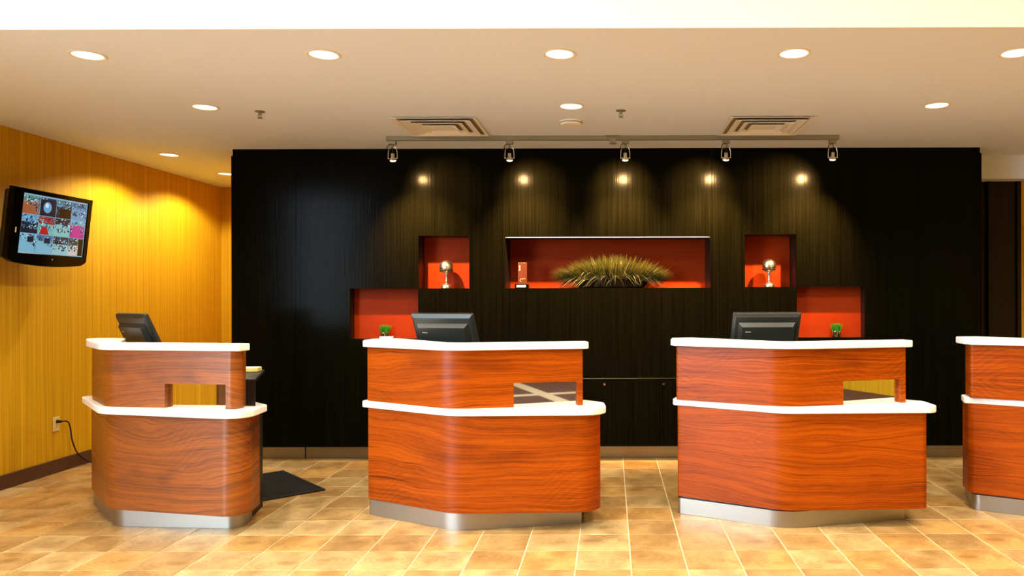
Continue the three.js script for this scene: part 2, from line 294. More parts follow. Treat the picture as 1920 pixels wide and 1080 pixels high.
// dark feature wall
const XP = (px, z = 6.767) => (px - 1145) * z / 1430, YP = (py, z = 6.767) => EYE + (558 - py) * z / 1430;
{
  const w = struct('wall_back');
  const cols = [437, 555, 943, 1335, 1722, 1838].map((p) => XP(p)), y0 = YP(837), y1 = CEIL;
  const niches = [[0, 656, 784, 540, 634.5, 0.12], [0, 785, 880, 441, 540, 0.22], [1, 947, 1332, 443, 540, 0.37], [2, 1397, 1493, 440, 539, 0.25], [2, 1494, 1622, 538.5, 634, 0.12]]
    .map(([c, a, b, t, s, d]) => ({ x0: XP(a), x1: XP(b), y0: YP(s), y1: YP(t), d }));
  for (let i = 0; i < 5; i++) {
    const g0 = 0.0015, a = cols[i] + (i ? g0 : 0), b = cols[i + 1] - (i < 4 ? g0 : 0), bottom = i === 2 ? 0.736 : y0;
    const sh = new THREE.Shape([[a, bottom], [b, bottom], [b, y1], [a, y1]].map((q) => new THREE.Vector2(...q)));
    for (const n of niches) if (n.x0 > a && n.x1 < b) sh.holes.push(new THREE.Path([[n.x0, n.y0], [n.x0, n.y1], [n.x1, n.y1], [n.x1, n.y0]].map((q) => new THREE.Vector2(...q))));
    const g = new THREE.ExtrudeGeometry(sh, { depth: 0.02, bevelEnabled: false }); g.translate(0, 0, WZ - 0.02);
    mesh('panel', g, M.espresso, w);
  }
  // carcass behind the panels, built round the niches
  mesh('carcass', [span(cols[0], cols[5], 0.02, CEIL, -7.4, -7.18), span(cols[0], cols[0] + 0.05, y0, CEIL, -7.18, WZ - 0.02), span(cols[5] - 0.05, cols[5], y0, CEIL, -7.18, WZ - 0.02), span(cols[0], cols[5], y0, y0 + 0.01, -7.18, WZ - 0.02)], M.black, w);
  mesh('side_trim', boxUV(span(XP(432.5), cols[0] - 0.001, 0, YP(290), -7.4, WZ - 0.015), 1), M.espresso, w);
  mesh('side_trim', boxUV(span(cols[5] + 0.001, XP(1842.5), 0, YP(288), -7.4, WZ - 0.015), 1), M.espresso, w);
  for (const n of niches) {
    const t = 0.006, zb = WZ - n.d, zf = WZ - 0.021;
    mesh('niche_liner', [span(n.x0 - t, n.x0, n.y0 - t, n.y1 + t, zb, zf), span(n.x1, n.x1 + t, n.y0 - t, n.y1 + t, zb, zf), span(n.x0, n.x1, n.y1, n.y1 + t, zb, zf), span(n.x0, n.x1, n.y0 - t, n.y0, zb, zf)], M.black, w);
    mesh('niche_back', boxUV(span(n.x0 - t, n.x1 + t, n.y0 - t, n.y1 + t, zb - 0.01, zb), 1), M.red, w);
  }
  // hidden flanks of the hall behind
  mesh('return_wall', boxUV(span(XP(432.5) + 0.05, XP(432.5) + 0.15, 0, CEIL, -9.08, -7.4), 1), M.gold, w);
  const b = struct('baseboard_back');
  for (const [a, c] of [[440, 560], [562, 900], [902, 1400], [1402, 1838]]) mesh('kick_plate', span(XP(a), XP(c), 0.001, y0 + 0.002, -6.93, -6.898), M.steel, b);
}
{
  // recess right of the feature wall: framed dark panels under the dropped soffit
  const w = struct('wall_recess'), Z = 7.32, x = (p) => XP(p, Z);
  mesh('panel', boxUV(span(x(1858), x(1905), 0, 2.555, -Z - 0.03, -Z), 1), M.walnut, w);
  mesh('panel', boxUV(span(3.2, x(1851), 0, 2.555, -Z - 0.05, -Z - 0.02), 1), M.walnut, w);
  mesh('stile', boxUV(rbox(x(1858) - x(1851), 2.555, 0.05, 0.006, [(x(1851) + x(1858)) / 2, 1.2775, -Z]), 1), M.walnut, w);
  mesh('stile', boxUV(rbox(x(1913) - x(1905), 2.555, 0.05, 0.006, [(x(1905) + x(1913)) / 2, 1.2775, -Z]), 1), M.walnut, w);
  mesh('wall_panel', boxUV(span(x(1916), RX, 0, 2.555, -Z - 0.05, -Z - 0.01), 1), M.gold, w);
  mesh('backing', span(3.2, RX, 0, 2.7, -Z - 0.2, -Z - 0.055), M.black, w);
}

// ------------------------------------------------------------------ base cabinet built into the feature wall
{
  const x0 = XP(943), x1 = XP(1335), t = thing('base_cabinet', 'low black cabinet let into the dark feature wall below the grass planter', 'cabinet', [(x0 + x1) / 2, 0, WZ]);
  const W = x1 - x0 - 0.006, y0 = YP(837);
  mesh('body', span(-W / 2, W / 2, y0 + 0.012, 0.715, -0.4, -0.021), M.black, t);
  mesh('worktop', rbox(W, 0.014, 0.4, 0.003, [0, 0.7225, -0.202]), M.tvGloss, t);
  mesh('edge_strip', rbox(W, 0.005, 0.006, 0.001, [0, 0.7325, -0.004]), M.nickel, t);
  const dw = W / 4;
  for (let i = 0; i < 4; i++) {
    const d = mesh('door', boxUV(rbox(dw - 0.003, 0.712 - y0, 0.02, 0.002, [-W / 2 + dw * (i + 0.5), (0.712 + y0) / 2, -0.01]), 1), M.espresso, t);
    const lx = -W / 2 + (i % 2 ? (i === 1 ? dw * 2 - 0.03 : dw * 3 + 0.035) : i === 0 ? dw * 1 - 0.03 : dw * 2 + 0.035);
    if (i === 1 || i === 3) mesh('lock', cyl(0.011, 0.011, 0.012, [lx, 0.682, 0.004], [Math.PI / 2, 0, 0]), M.chrome, d);
  }
}

// ------------------------------------------------------------------ check-in desks
const deskGroup = 'two-tier cherry veneer check-in desks in a row';
function desk(label, d) {
  const xs = d.body.map((p) => p[0]), cx = (Math.min(...xs) + Math.max(...xs)) / 2, cz = d.body[1][1];
  const t = thing('reception_desk', label, 'desk', [cx, 0, cz], 0, deskGroup);
  const L = (pts) => pts.map((p) => [p[0] - cx, p[1] - cz, p[2] || 0]);
  const wood = M.cherry[d.wood];
  // steel plinth
  const kick = fillet(L(d.kick), 12);
  const backL = [L(d.back)[0][0], L(d.back)[0][1]], backR = [L(d.back)[1][0], L(d.back)[1][1]];
  mesh('plinth', ribbon(kick, 0.001, 0.104, 0.02, 0, 1e9), M.steel, t);
  const inK = offset(kick, -0.0205);
  mesh('plinth_core', slab([...inK, backR, backL], 0.001, 0.112, 0), M.black, t);
  // lower body
  const body = fillet(L(d.body), 14);
  mesh('lower_front', ribbon(body, 0.115, 0.72, 0.02, 0, 1e9, d.uv), wood, t);
  const inB = offset(body, -0.021);
  mesh('carcass', slab([...inB, backR, backL], 0.113, 0.719, 0), M.black, t);
  // lower counter
  mesh('lower_counter', slab(fillet([...L(d.counter), L(d.counter)[0]], 8).slice(0, -1), 0.7205, 0.765, 0.008), M.quartz, t);
  // upper body with its pass-through
  const up = fillet(L(d.upper), 14), s = lengths(up);
  const sAt = (x) => { x -= cx; for (let i = 1; i < up.length; i++) if (up[i - 1][0] <= x && up[i][0] >= x) return s[i - 1] + (x - up[i - 1][0]) / (up[i][0] - up[i - 1][0]) * (s[i] - s[i - 1]); return s[s.length - 1]; };
  const sa = sAt(d.window[0]), sb = sAt(d.window[1]), wt = 0.917, T = 0.022, uvU = [d.uv[0] + 0.13, d.uv[1] + 0.31];
  mesh('upper_front', [ribbon(up, 0.7655, wt, T, 0, sa, uvU), ribbon(up, wt, 1.125, T, 0, 1e9, uvU), ribbon(up, 0.7655, wt, T, sb, 1e9, uvU)], wood, t);
  // jambs and head of the opening, then the mirror at its back
  const inner = offset(up, -T);
  const at = (path, q) => { const l = lengths(up); let i = 1; while (i < l.length - 1 && l[i] < q) i++; const k = (q - l[i - 1]) / (l[i] - l[i - 1]); return [lerp(path[i - 1][0], path[i][0], k), lerp(path[i - 1][1], path[i][1], k)]; };
  const A = at(inner, sa), B = at(inner, sb), dir = [B[0] - A[0], B[1] - A[1]], len = Math.hypot(...dir); dir[0] /= len; dir[1] /= len;
  const nrm = [-dir[1], dir[0]], yaw = Math.atan2(-dir[1], dir[0]);
  const place = (along, y, depth) => [A[0] + dir[0] * along - nrm[0] * depth, y, A[1] + dir[1] * along - nrm[1] * depth];
  const hm = (wt + 0.7655) / 2, hh = wt - 0.7655;
  for (const al of [-0.008, len + 0.008]) mesh('jamb', boxUV(box(0.014, hh, 0.013, place(al, hm, 0.0068), [0, yaw, 0]), 1), wood, t);
  mesh('opening_head', boxUV(box(len + 0.03, 0.012, 0.013, place(len / 2, wt + 0.0062, 0.0068), [0, yaw, 0]), 1), wood, t);
  mesh('mirror', box(len + 0.028, hh - 0.001, 0.006, place(len / 2, hm + 0.0006, 0.0168), [d.tilt, yaw, 0], ), M.mirror, t);
  // upper carcass and staff worktop
  const front = fillet(L(d.upper).slice(1, -1), 14), ub = offset(front, -0.15);
  mesh('upper_carcass', slab([...ub, [backR[0] - 0.02, backR[1] + 0.06], [backL[0] + 0.02, backL[1] + 0.06]], 0.7655, 0.915, 0), M.black, t);
  mesh('upper_backing', ribbon(offset(up, -T - 0.001), 0.932, 1.124, 0.012), M.black, t);
  mesh('worktop', slab([...ub, ...L(d.work).map((q) => [q[0], q[1]])], 0.916, 0.936, 0.004), M.black, t);
  // white ledge on top with a short return at its left end
  const over = offset(front, 0.032), back = offset(front, -0.085), r = L(d.ret), n = front.length, ex = d.endEx ?? 0.035;
  const tan = [front[n - 1][0] - front[n - 2][0], front[n - 1][1] - front[n - 2][1]], tl = Math.hypot(...tan);
  const e0 = [over[n - 1][0] + tan[0] / tl * ex, over[n - 1][1] + tan[1] / tl * ex, 0.02], e1 = [back[n - 1][0] + tan[0] / tl * ex, back[n - 1][1] + tan[1] / tl * ex, 0.015];
  const outline = fillet([...over.slice(0, -1), e0, e1, ...back.slice(0, -1).reverse().filter((q) => q[0] > r[2][0]), [r[2][0], r[2][1], 0.012], [r[1][0], r[1][1], 0.012], r[0].slice(0, 2)], 5);
  mesh('upper_counter', slab(outline, 1.1255, 1.17, 0.007), M.quartz, t);
  return t;
}
// plans in metres [x, z, corner radius], left to right as the guest sees them
const D1 = { wood: 1, uv: [0.1, 0.1], tilt: 0.0,
  kick: [[-3.60, -5.62], [-3.69, -5.43, 0.05], [-3.165, -4.862, 0.16], [-2.33, -4.80, 0.09], [-2.35, -4.99]],
  body: [[-3.60, -5.57], [-3.665, -5.377, 0.04], [-3.20, -4.845, 0.22], [-2.225, -4.632, 0.2], [-2.285, -4.96]],
  back: [[-3.5, -5.75], [-2.43, -5.32]],
  counter: [[-3.66, -5.5, 0.02], [-3.72, -5.36, 0.03], [-3.24, -4.82, 0.2], [-2.19, -4.565, 0.22], [-2.22, -4.93, 0.04], [-2.5, -5.2, 0.02], [-3.45, -5.5, 0.02]],
  upper: [[-3.50, -5.32], [-3.55, -5.215, 0.03], [-3.215, -4.85, 0.18], [-2.285, -4.705, 0.11], [-2.33, -4.87]],
  window: [-2.80, -2.385], work: [[-2.50, -5.51], [-3.58, -5.82]], ret: [[-3.715, -5.40], [-3.68, -5.5], [-3.47, -5.46]], endEx: 0.012 };
const D2 = { wood: 0, uv: [0, 0], tilt: 0.0,
  kick: [[-1.58, -5.3], [-1.63, -5.12, 0.03], [-0.96, -4.738, 0.3], [-0.188, -4.898, 0.012], [-0.20, -5.0]],
  body: [[-1.585, -5.28], [-1.625, -5.09, 0.02], [-0.985, -4.718, 0.3], [-0.058, -4.745, 0.14], [-0.085, -5.1]],
  back: [[-1.5, -5.5], [-0.2, -5.35]],
  counter: [[-1.62, -5.25, 0.02], [-1.672, -5.105, 0.03], [-0.988, -4.688, 0.3], [-0.02, -4.712, 0.16], [-0.045, -5.0, 0.08], [-0.17, -5.12, 0.03], [-1.4, -5.3, 0.02]],
  upper: [[-1.59, -5.26], [-1.632, -5.10, 0.02], [-0.985, -4.695, 0.28], [-0.178, -4.86, 0.01], [-0.19, -4.96]],
  window: [-0.608, -0.213], work: [[-0.25, -5.4], [-1.45, -5.55]], ret: [[-1.665, -5.14], [-1.645, -5.285], [-1.485, -5.335]] };
const D3 = { wood: 0, uv: [0.15, 0.37], tilt: 0.0,
  kick: [[0.49, -5.3], [0.448, -5.13, 0.03], [1.10, -4.768, 0.3], [1.915, -4.97, 0.012], [1.90, -5.07]],
  body: [[0.485, -5.32], [0.447, -5.132, 0.02], [1.09, -4.765, 0.25], [2.006, -4.803, 0.045], [1.96, -5.15]],
  back: [[0.6, -5.52], [1.85, -5.4]],
  counter: [[0.46, -5.3, 0.02], [0.415, -5.165, 0.03], [1.09, -4.745, 0.25], [2.06, -4.775, 0.07], [2.06, -5.02, 0.05], [1.9, -5.16, 0.03], [0.65, -5.33, 0.02]],
  upper: [[0.48, -5.28], [0.437, -5.115, 0.02], [1.10, -4.752, 0.28], [1.913, -4.94, 0.01], [1.90, -5.04]],
  window: [1.475, 1.875], work: [[1.8, -5.45], [0.62, -5.55]], ret: [[0.405, -5.155], [0.425, -5.31], [0.575, -5.345]] };
const shift = (pts, dx, dz) => pts.map((p) => [p[0] + dx, p[1] + dz, p[2] || 0]);
const D4 = { ...D3, uv: [0.05, 0.6] };
for (const k of ['kick', 'body', 'back', 'counter', 'upper', 'work', 'ret']) D4[k] = shift(D3[k], 2.0, -0.055);
D4.window = [3.475, 3.875];
D4.kick = [[2.585, -5.574], [2.455, -5.2, 0.07], ...D4.kick.slice(2)];
D4.body = [[2.485, -5.39], [2.437, -5.195, 0.06], ...D4.body.slice(2)];
desk('leftmost cherry reception desk beside the gold wall, turned to the right', D1);
desk('cherry reception desk with the small white box on top, second from the gold wall', D2);
desk('cherry reception desk right of the low black cabinet, third from the gold wall', D3);
desk('reception desk cut off by the right edge of the picture', D4);

// ------------------------------------------------------------------ monitors seen from behind
function lettering(text, w, h, color, bg = null, font = 'bold 92px sans-serif') {
  const c = document.createElement('canvas'); c.width = 512; c.height = 128; const g = c.getContext('2d');
  if (bg) { g.fillStyle = bg; g.fillRect(0, 0, 512, 128); } else g.clearRect(0, 0, 512, 128);
  g.fillStyle = color; g.font = font; g.textAlign = 'center'; g.textBaseline = 'middle'; g.fillText(text, 256, 66, 500);
  const t = new THREE.CanvasTexture(c); t.colorSpace = THREE.SRGBColorSpace; return t;
}
const print = (tex, o = {}) => S({ map: tex, transparent: true, roughness: 0.5, ...o });
const monitorLogo = print(lettering('lenovo', 1, 1, '#f2f2ee')), monitorRed = print(lettering('ThinkVision', 1, 1, '#a02030'));
function makeMonitor() {
  const t = thing('monitor', '', 'monitor'), w = 0.47, h = 0.36, head = new THREE.Group();
  // the head is tilted: its back (towards +z here) leans over towards the guest
  const H = (geo, name, mat, parent = t) => { geo.applyMatrix4(new THREE.Matrix4().makeTranslation(0, 0.245, 0).multiply(new THREE.Matrix4().makeRotationX(d2r(24)))); return mesh(name, geo, mat, parent); };
  const taper = (w0, h0, w1, h1, d, z) => { const g = new THREE.BoxGeometry(1, 1, 1, 1, 1, 1), p = g.attributes.position; for (let i = 0; i < p.count; i++) { const f = p.getZ(i) > 0; p.setXYZ(i, p.getX(i) * (f ? w1 : w0), p.getY(i) * (f ? h1 : h0), z + (f ? d : 0)); } const q = g.toNonIndexed(); q.computeVertexNormals(); return q; };
  const shell = H(join([rbox(w, h, 0.028, 0.008, [0, 0, 0], [0, 0, 0], 3), taper(w - 0.01, h - 0.01, w - 0.04, h - 0.05, 0.012, 0.014)]), 'shell', M.plastic);
  H(taper(w - 0.07, h - 0.12, w - 0.12, h - 0.17, 0.035, 0.02), 'rear_housing', M.plastic);
  H(box(w - 0.036, h - 0.04, 0.002, [0, 0.004, -0.0148]), 'screen', M.tvGloss);
  H(xf(new THREE.PlaneGeometry(0.066, 0.017), { p: [-0.13, 0.06, 0.0556] }), 'lettering', monitorLogo);
  H(xf(new THREE.PlaneGeometry(0.07, 0.015), { p: [0.105, -0.028, 0.0556] }), 'lettering', monitorRed);
  H(box(0.11, 0.008, 0.002, [-0.005, -0.05, 0.0558]), 'label', M.paper);
  mesh('stand', [rbox(0.07, 0.2, 0.025, 0.006, [0, 0.11, 0.0]), box(0.08, 0.05, 0.03, [0, 0.225, 0.0])], M.plastic, t);
  mesh('foot', rbox(0.24, 0.014, 0.2, 0.006, [0, 0.0075, 0]), M.plastic, t);
  return t;
}
const d2r = (a) => a * Math.PI / 180;
const mon = makeMonitor();
[[-3.372, -5.49, -36, 'black flat monitor seen from behind on the leftmost desk, leaning left'], [-1.13, -5.27, -17, 'black flat monitor seen from behind beside the white box on the desk'], [1.065, -5.28, 2, 'black flat monitor seen square from behind, in front of the right red niches']]
  .forEach(([x, z, a, label], i) => { let o = mon; if (i) { o = mon.clone(); o.name = numbered('monitor'); scene.add(o); } o.position.set(x, 0.9365, z); o.rotation.y = d2r(a); tag(o, label, 'monitor', 'monitors on the desks'); });

// small things on the desks
{
  const t = thing('paper_tray', 'pale paper box on the dark shelf at the right of the leftmost desk', 'box', [-2.56, 0.9365, -5.36], 0.15);
  mesh('box', rbox(0.16, 0.03, 0.1, 0.003, [0, 0.0155, 0]), M.paper, t);
  mesh('sleeve', rbox(0.085, 0.027, 0.102, 0.003, [0.045, 0.0152, 0.001]), M.yellowPaper, t);
  const c = thing('card_box', 'small white box on the left end of the second desk top', 'box', [-1.535, 1.1705, -5.22], 0.15);
  mesh('box', rbox(0.085, 0.011, 0.06, 0.002, [0, 0.006, 0]), M.quartz, c);
  mesh('lid', rbox(0.087, 0.005, 0.062, 0.002, [0, 0.0141, 0]), M.white, c);
}

// ------------------------------------------------------------------ television on the left wall
{
  const W = 0.83, H = 0.56, t = thing('television', 'black wall television showing a grid of twelve security camera pictures', 'television', [LX + 0.235, 1.995, -5.965], Math.PI / 2);
  const tilt = new THREE.Matrix4().makeRotationX(d2r(6.5));
  const T = (name, g, m) => { if (Array.isArray(g)) g = join(g); g.applyMatrix4(tilt); return mesh(name, g, m, t); };
  const sh = new THREE.Shape(); sh.moveTo(-W / 2, H / 2); sh.lineTo(W / 2, H / 2); sh.lineTo(W / 2, -H / 2 + 0.05);
  sh.quadraticCurveTo(W / 2 - 0.01, -H / 2 + 0.03, W / 2 - 0.06, -H / 2 + 0.015); sh.quadraticCurveTo(0, -H / 2 - 0.028, -W / 2 + 0.06, -H / 2 + 0.015); sh.quadraticCurveTo(-W / 2 + 0.01, -H / 2 + 0.03, -W / 2, -H / 2 + 0.05); sh.closePath();
  const hole = new THREE.Path([[-0.325, 0.255], [-0.325, -0.2], [0.375, -0.2], [0.375, 0.255]].map((q) => new THREE.Vector2(...q))); sh.holes.push(hole);
  T('bezel', xf(new THREE.ExtrudeGeometry(sh, { depth: 0.03, bevelEnabled: true, bevelSize: 0.005, bevelThickness: 0.006, bevelSegments: 3, curveSegments: 16 }), { p: [0, 0, 0.005] }), M.tvGloss);
  T('back_case', [rbox(W - 0.02, H - 0.05, 0.05, 0.02, [0, 0.01, -0.025]), rbox(W - 0.2, H - 0.2, 0.04, 0.015, [0, 0, -0.06])], M.plastic);
  const c = document.createElement('canvas'); c.width = 1024; c.height = 660; const g = c.getContext('2d');
  g.fillStyle = '#8fc4dc'; g.fillRect(0, 0, 1024, 660);
  const base = [['#a8745a', '#5f8f86'], ['#0f1c38', '#1b3060'], ['#20283c', '#4a7f9a'], ['#6aa8d8', '#3c6fa8'], ['#1a1c34', '#6fb0dc'], ['#7ec4c8', '#b02a34'], ['#8fd0d0', '#20202c'], ['#c03c9a', '#7cc4d4'], ['#4a88b8', '#86c4dc'], ['#86bcd4', '#4a80b0'], ['#9fd4d8', '#2a3444'], ['#dcd6d0', '#3c4a40']];
  let q = 5; const R = () => { q = (q * 16807) % 2147483647; return q / 2147483647; };
  for (let i = 0; i < 12; i++) {
    const x = 16 + (i % 4) * 249, y = 24 + Math.floor(i / 4) * 208, w = 243, h = 202;
    g.save(); g.beginPath(); g.rect(x, y, w, h); g.clip();
    g.fillStyle = base[i][0]; g.fillRect(x, y, w, h);
    g.fillStyle = base[i][1]; g.fillRect(x, y, w, h * (0.25 + 0.2 * R()));
    const inks = ['#0a0c14', '#10182c', '#dff4f8', '#5fa8d8', '#2a5f98', '#8ad0c8', '#182030', base[i][1]];
    for (let k = 0; k < 130; k++) { g.fillStyle = inks[Math.floor(R() * inks.length)]; const px = x + R() * w, py = y + R() * h * 0.75, s = 4 + R() * 20; g.beginPath(); g.moveTo(px, py); g.lineTo(px + s, py + s * (R() - 0.5)); g.lineTo(px + s * 0.7, py + s * (0.3 + R())); g.lineTo(px - s * 0.3 * R(), py + s * 0.6); g.fill(); }
    if (i === 0) { g.fillStyle = '#b5653e'; g.beginPath(); g.moveTo(x, y + 90); g.lineTo(x + 150, y + 110); g.lineTo(x + 200, y + h); g.lineTo(x, y + h); g.fill(); }
    if (i === 1) { g.fillStyle = '#0e1a34'; g.fillRect(x, y + 20, w, h); g.fillStyle = '#6fb4e4'; g.beginPath(); g.arc(x + 110, y + 105, 62, 0, 7); g.fill(); g.fillStyle = '#eafaff'; g.beginPath(); g.arc(x + 100, y + 84, 26, 0, 7); g.fill(); }
    if (i === 2) { g.fillStyle = '#0c0a12'; g.fillRect(x + 50, y + 90, 190, 110); }
    if (i === 5) { g.fillStyle = '#c02028'; g.beginPath(); g.moveTo(x + 20, y + h); g.lineTo(x + 60, y + 110); g.lineTo(x + 130, y + 120); g.lineTo(x + 170, y + h); g.fill(); }
    if (i === 7) { g.fillStyle = '#d23c9c'; g.beginPath(); g.arc(x + 110, y + 130, 74, 0, 7); g.fill(); }
    if (i === 8 || i === 9) { g.fillStyle = '#7fc0dc'; g.beginPath(); g.moveTo(x, y + 60); g.lineTo(x + 90, y + 70); g.lineTo(x + 230, y + 140); g.lineTo(x + 240, y + h); g.lineTo(x, y + h); g.fill(); g.strokeStyle = '#cfeaf4'; g.lineWidth = 2; for (let k = 0; k < 9; k++) { g.beginPath(); g.moveTo(x + k * 26, y + 70 + k * 7); g.lineTo(x + k * 30 - 40, y + h); g.stroke(); } g.fillStyle = '#1a2438'; g.fillRect(x + 110, y + 30, 90, 60); }
    if (i === 11) { g.fillStyle = '#100e0c'; g.fillRect(x + 165, y, 80, h); }
    g.restore();
  }
  const tex = new THREE.CanvasTexture(c); tex.colorSpace = THREE.SRGBColorSpace;
  T('screen', xf(new THREE.PlaneGeometry(0.70, 0.455), { p: [0.025, 0.0275, 0.034] }), S({ color: 0x050505, roughness: 0.25, emissive: 0xffffff, emissiveMap: tex, emissiveIntensity: 1.15 }));
  T('lettering', xf(new THREE.PlaneGeometry(0.06, 0.016), { p: [0.03, -0.232, 0.0415] }), print(lettering('LG', 1, 1, '#c8c8cc')));
  T('status_label', box(0.009, 0.04, 0.002, [-0.368, -0.03, 0.0415]), M.paper);
  mesh('wall_bracket', [box(0.12, 0.3, 0.02, [0, 0, -0.224]), box(0.05, 0.08, 0.16, [0, 0.0, -0.145]), cyl(0.02, 0.02, 0.2, [0, 0, -0.1], [0, 0, Math.PI / 2])], M.plastic, t);
  const glow = new THREE.RectAreaLight(0x9fcfe8, 0.8, 0.65, 0.42); glow.name = 'screen_light'; glow.position.set(0, 0.025, 0.06); glow.rotation.set(d2r(6.5), Math.PI, 0); t.add(glow);
}

// ------------------------------------------------------------------ wall outlet, plug and cord
{
  const t = thing('wall_outlet', 'ivory double socket plate low on the gold wall', 'outlet', [LX, 0.405, -6.37], Math.PI / 2);
  mesh('plate', rbox(0.075, 0.118, 0.008, 0.003, [0, 0, 0.0045]), M.ivory, t);
  for (const y of [-0.022, 0.022]) { const s = mesh('socket', cyl(0.016, 0.016, 0.004, [0, y, 0.0095], [Math.PI / 2, 0, 0]), M.ivory, t); mesh('slot', [box(0.002, 0.008, 0.001, [-0.005, y + 0.002, 0.0117]), box(0.002, 0.008, 0.001, [0.005, y + 0.002, 0.0117])], M.black, s); }
  const c = thing('power_cord', 'dark power cord plugged into the wall socket and hanging to the floor', 'cord', [0, 0, 0]);
  const X = LX;
  mesh('plug', [xf(cyl(0.011, 0.015, 0.03, [0, 0, 0], [0, 0, -Math.PI / 2]), { p: [X + 0.027, 0.427, -6.37] }), xf(new THREE.SphereGeometry(0.012, 12, 8), { p: [X + 0.042, 0.427, -6.37] })], M.rubber, c);
  mesh('cord', tube([[X + 0.04, 0.427, -6.37], [X + 0.06, 0.42, -6.42], [X + 0.05, 0.36, -6.47], [X + 0.045, 0.25, -6.5], [X + 0.045, 0.13, -6.56], [X + 0.05, 0.05, -6.65], [X + 0.07, 0.0085, -6.72], [X + 0.25, 0.007, -6.75], [X + 0.55, 0.007, -6.5], [X + 0.9, 0.007, -6.1]], 0.0055, 80), M.rubber, c);
}
// ------------------------------------------------------------------ floor mat
{
  const t = thing('floor_mat', 'black rubber mat on the tiles behind the leftmost desk', 'mat', [-2.66, 0.001, -5.87], d2r(43));
  mesh('base', rbox(0.58, 0.012, 0.86, 0.005, [0, 0.007, 0]), M.rubber, t);
  const ribs = []; for (let i = -18; i <= 18; i++) for (let j = -12; j <= 12; j++) ribs.push(box(0.012, 0.003, 0.012, [j * 0.022, 0.0145, i * 0.022], [0, Math.PI / 4, 0]));
  mesh('studs', ribs, M.rubber, t).userData.kind = 'stuff';
}

// ------------------------------------------------------------------ things in the niches
const zUp = WZ - 0.11;
function goblet(x, z, y, label) {
  const t = thing('trophy', label, 'trophy', [x, y, z], 0, 'chrome globe trophies');
  mesh('base', lathe([[0, 0], [0.041, 0], [0.043, 0.004], [0.040, 0.012], [0.042, 0.018], [0.036, 0.028], [0.020, 0.035], [0.011, 0.04], [0, 0.041]]), M.silver, t);
  mesh('stem', lathe([[0, 0.038], [0.009, 0.039], [0.007, 0.052], [0.012, 0.06], [0.007, 0.068], [0.006, 0.095], [0.012, 0.102], [0.009, 0.108], [0.016, 0.116], [0, 0.118]]), M.silver, t);
  const gl = new THREE.SphereGeometry(0.055, 40, 28); gl.scale(1, 0.95, 1); gl.translate(0, 0.167, 0);
  mesh('globe', gl, M.silver, t);
  mesh('rim', xf(new THREE.TorusGeometry(0.0545, 0.0022, 8, 48), { p: [0, 0.155, 0], r: [Math.PI / 2, 0, 0] }), M.chrome, t);
  const dim = []; for (let k = 0; k < 12; k++) { const a = k / 12 * Math.PI * 2; dim.push(xf(new THREE.SphereGeometry(0.0085, 10, 8), { p: [Math.cos(a) * 0.0455, 0.14, Math.sin(a) * 0.0455], s: [1, 1.2, 1] })); }
  mesh('studs', dim, M.black, t);
  t.scale.setScalar(1.16);
  return t;
}
goblet(XP(837, 6.87), -6.872, YP(540) + 0.0005, 'chrome globe trophy on a stem in the small red niche left of the grass planter');
goblet(XP(1442, 6.88), -6.882, YP(539) + 0.0005, 'chrome globe trophy on a stem in the small red niche right of the grass planter');
function blade(x, y, z, dx, dy, dz, len, w, droop, seg = 4, front = 1) {
  const pos = [], uv = [], side = V3(-dz, 0, dx); if (side.length() < 1e-3) side.set(1, 0, 0); side.normalize().applyAxisAngle(V3(0, 1, 0), rr(-0.9, 0.9));
  const P = []; const d = V3(dx, dy, dz).normalize();
  for (let i = 0; i <= seg; i++) { const t = i / seg, ww = w * (1 - t * 0.92), c = V3(x + d.x * len * t, Math.max(0.008, y + d.y * len * t - droop * t * t * len), Math.min(front, z + d.z * len * t)); P.push([c.clone().addScaledVector(side, -ww / 2), c.clone().addScaledVector(side, ww / 2), c.clone().add(V3(d.x * ww * 0.25, -ww * 0.25, d.z * ww * 0.25))]); }
  for (let i = 0; i < seg; i++) { const [a, b, m] = P[i], [c, e, n] = P[i + 1]; for (const q of [a, m, n, a, n, c, m, b, e, m, e, n]) { pos.push(q.x, q.y, q.z); uv.push(0, i / seg); } }
  const g = new THREE.BufferGeometry(); g.setAttribute('position', new THREE.Float32BufferAttribute(pos, 3)); g.setAttribute('uv', new THREE.Float32BufferAttribute(uv, 2)); g.computeVertexNormals(); return g;
}
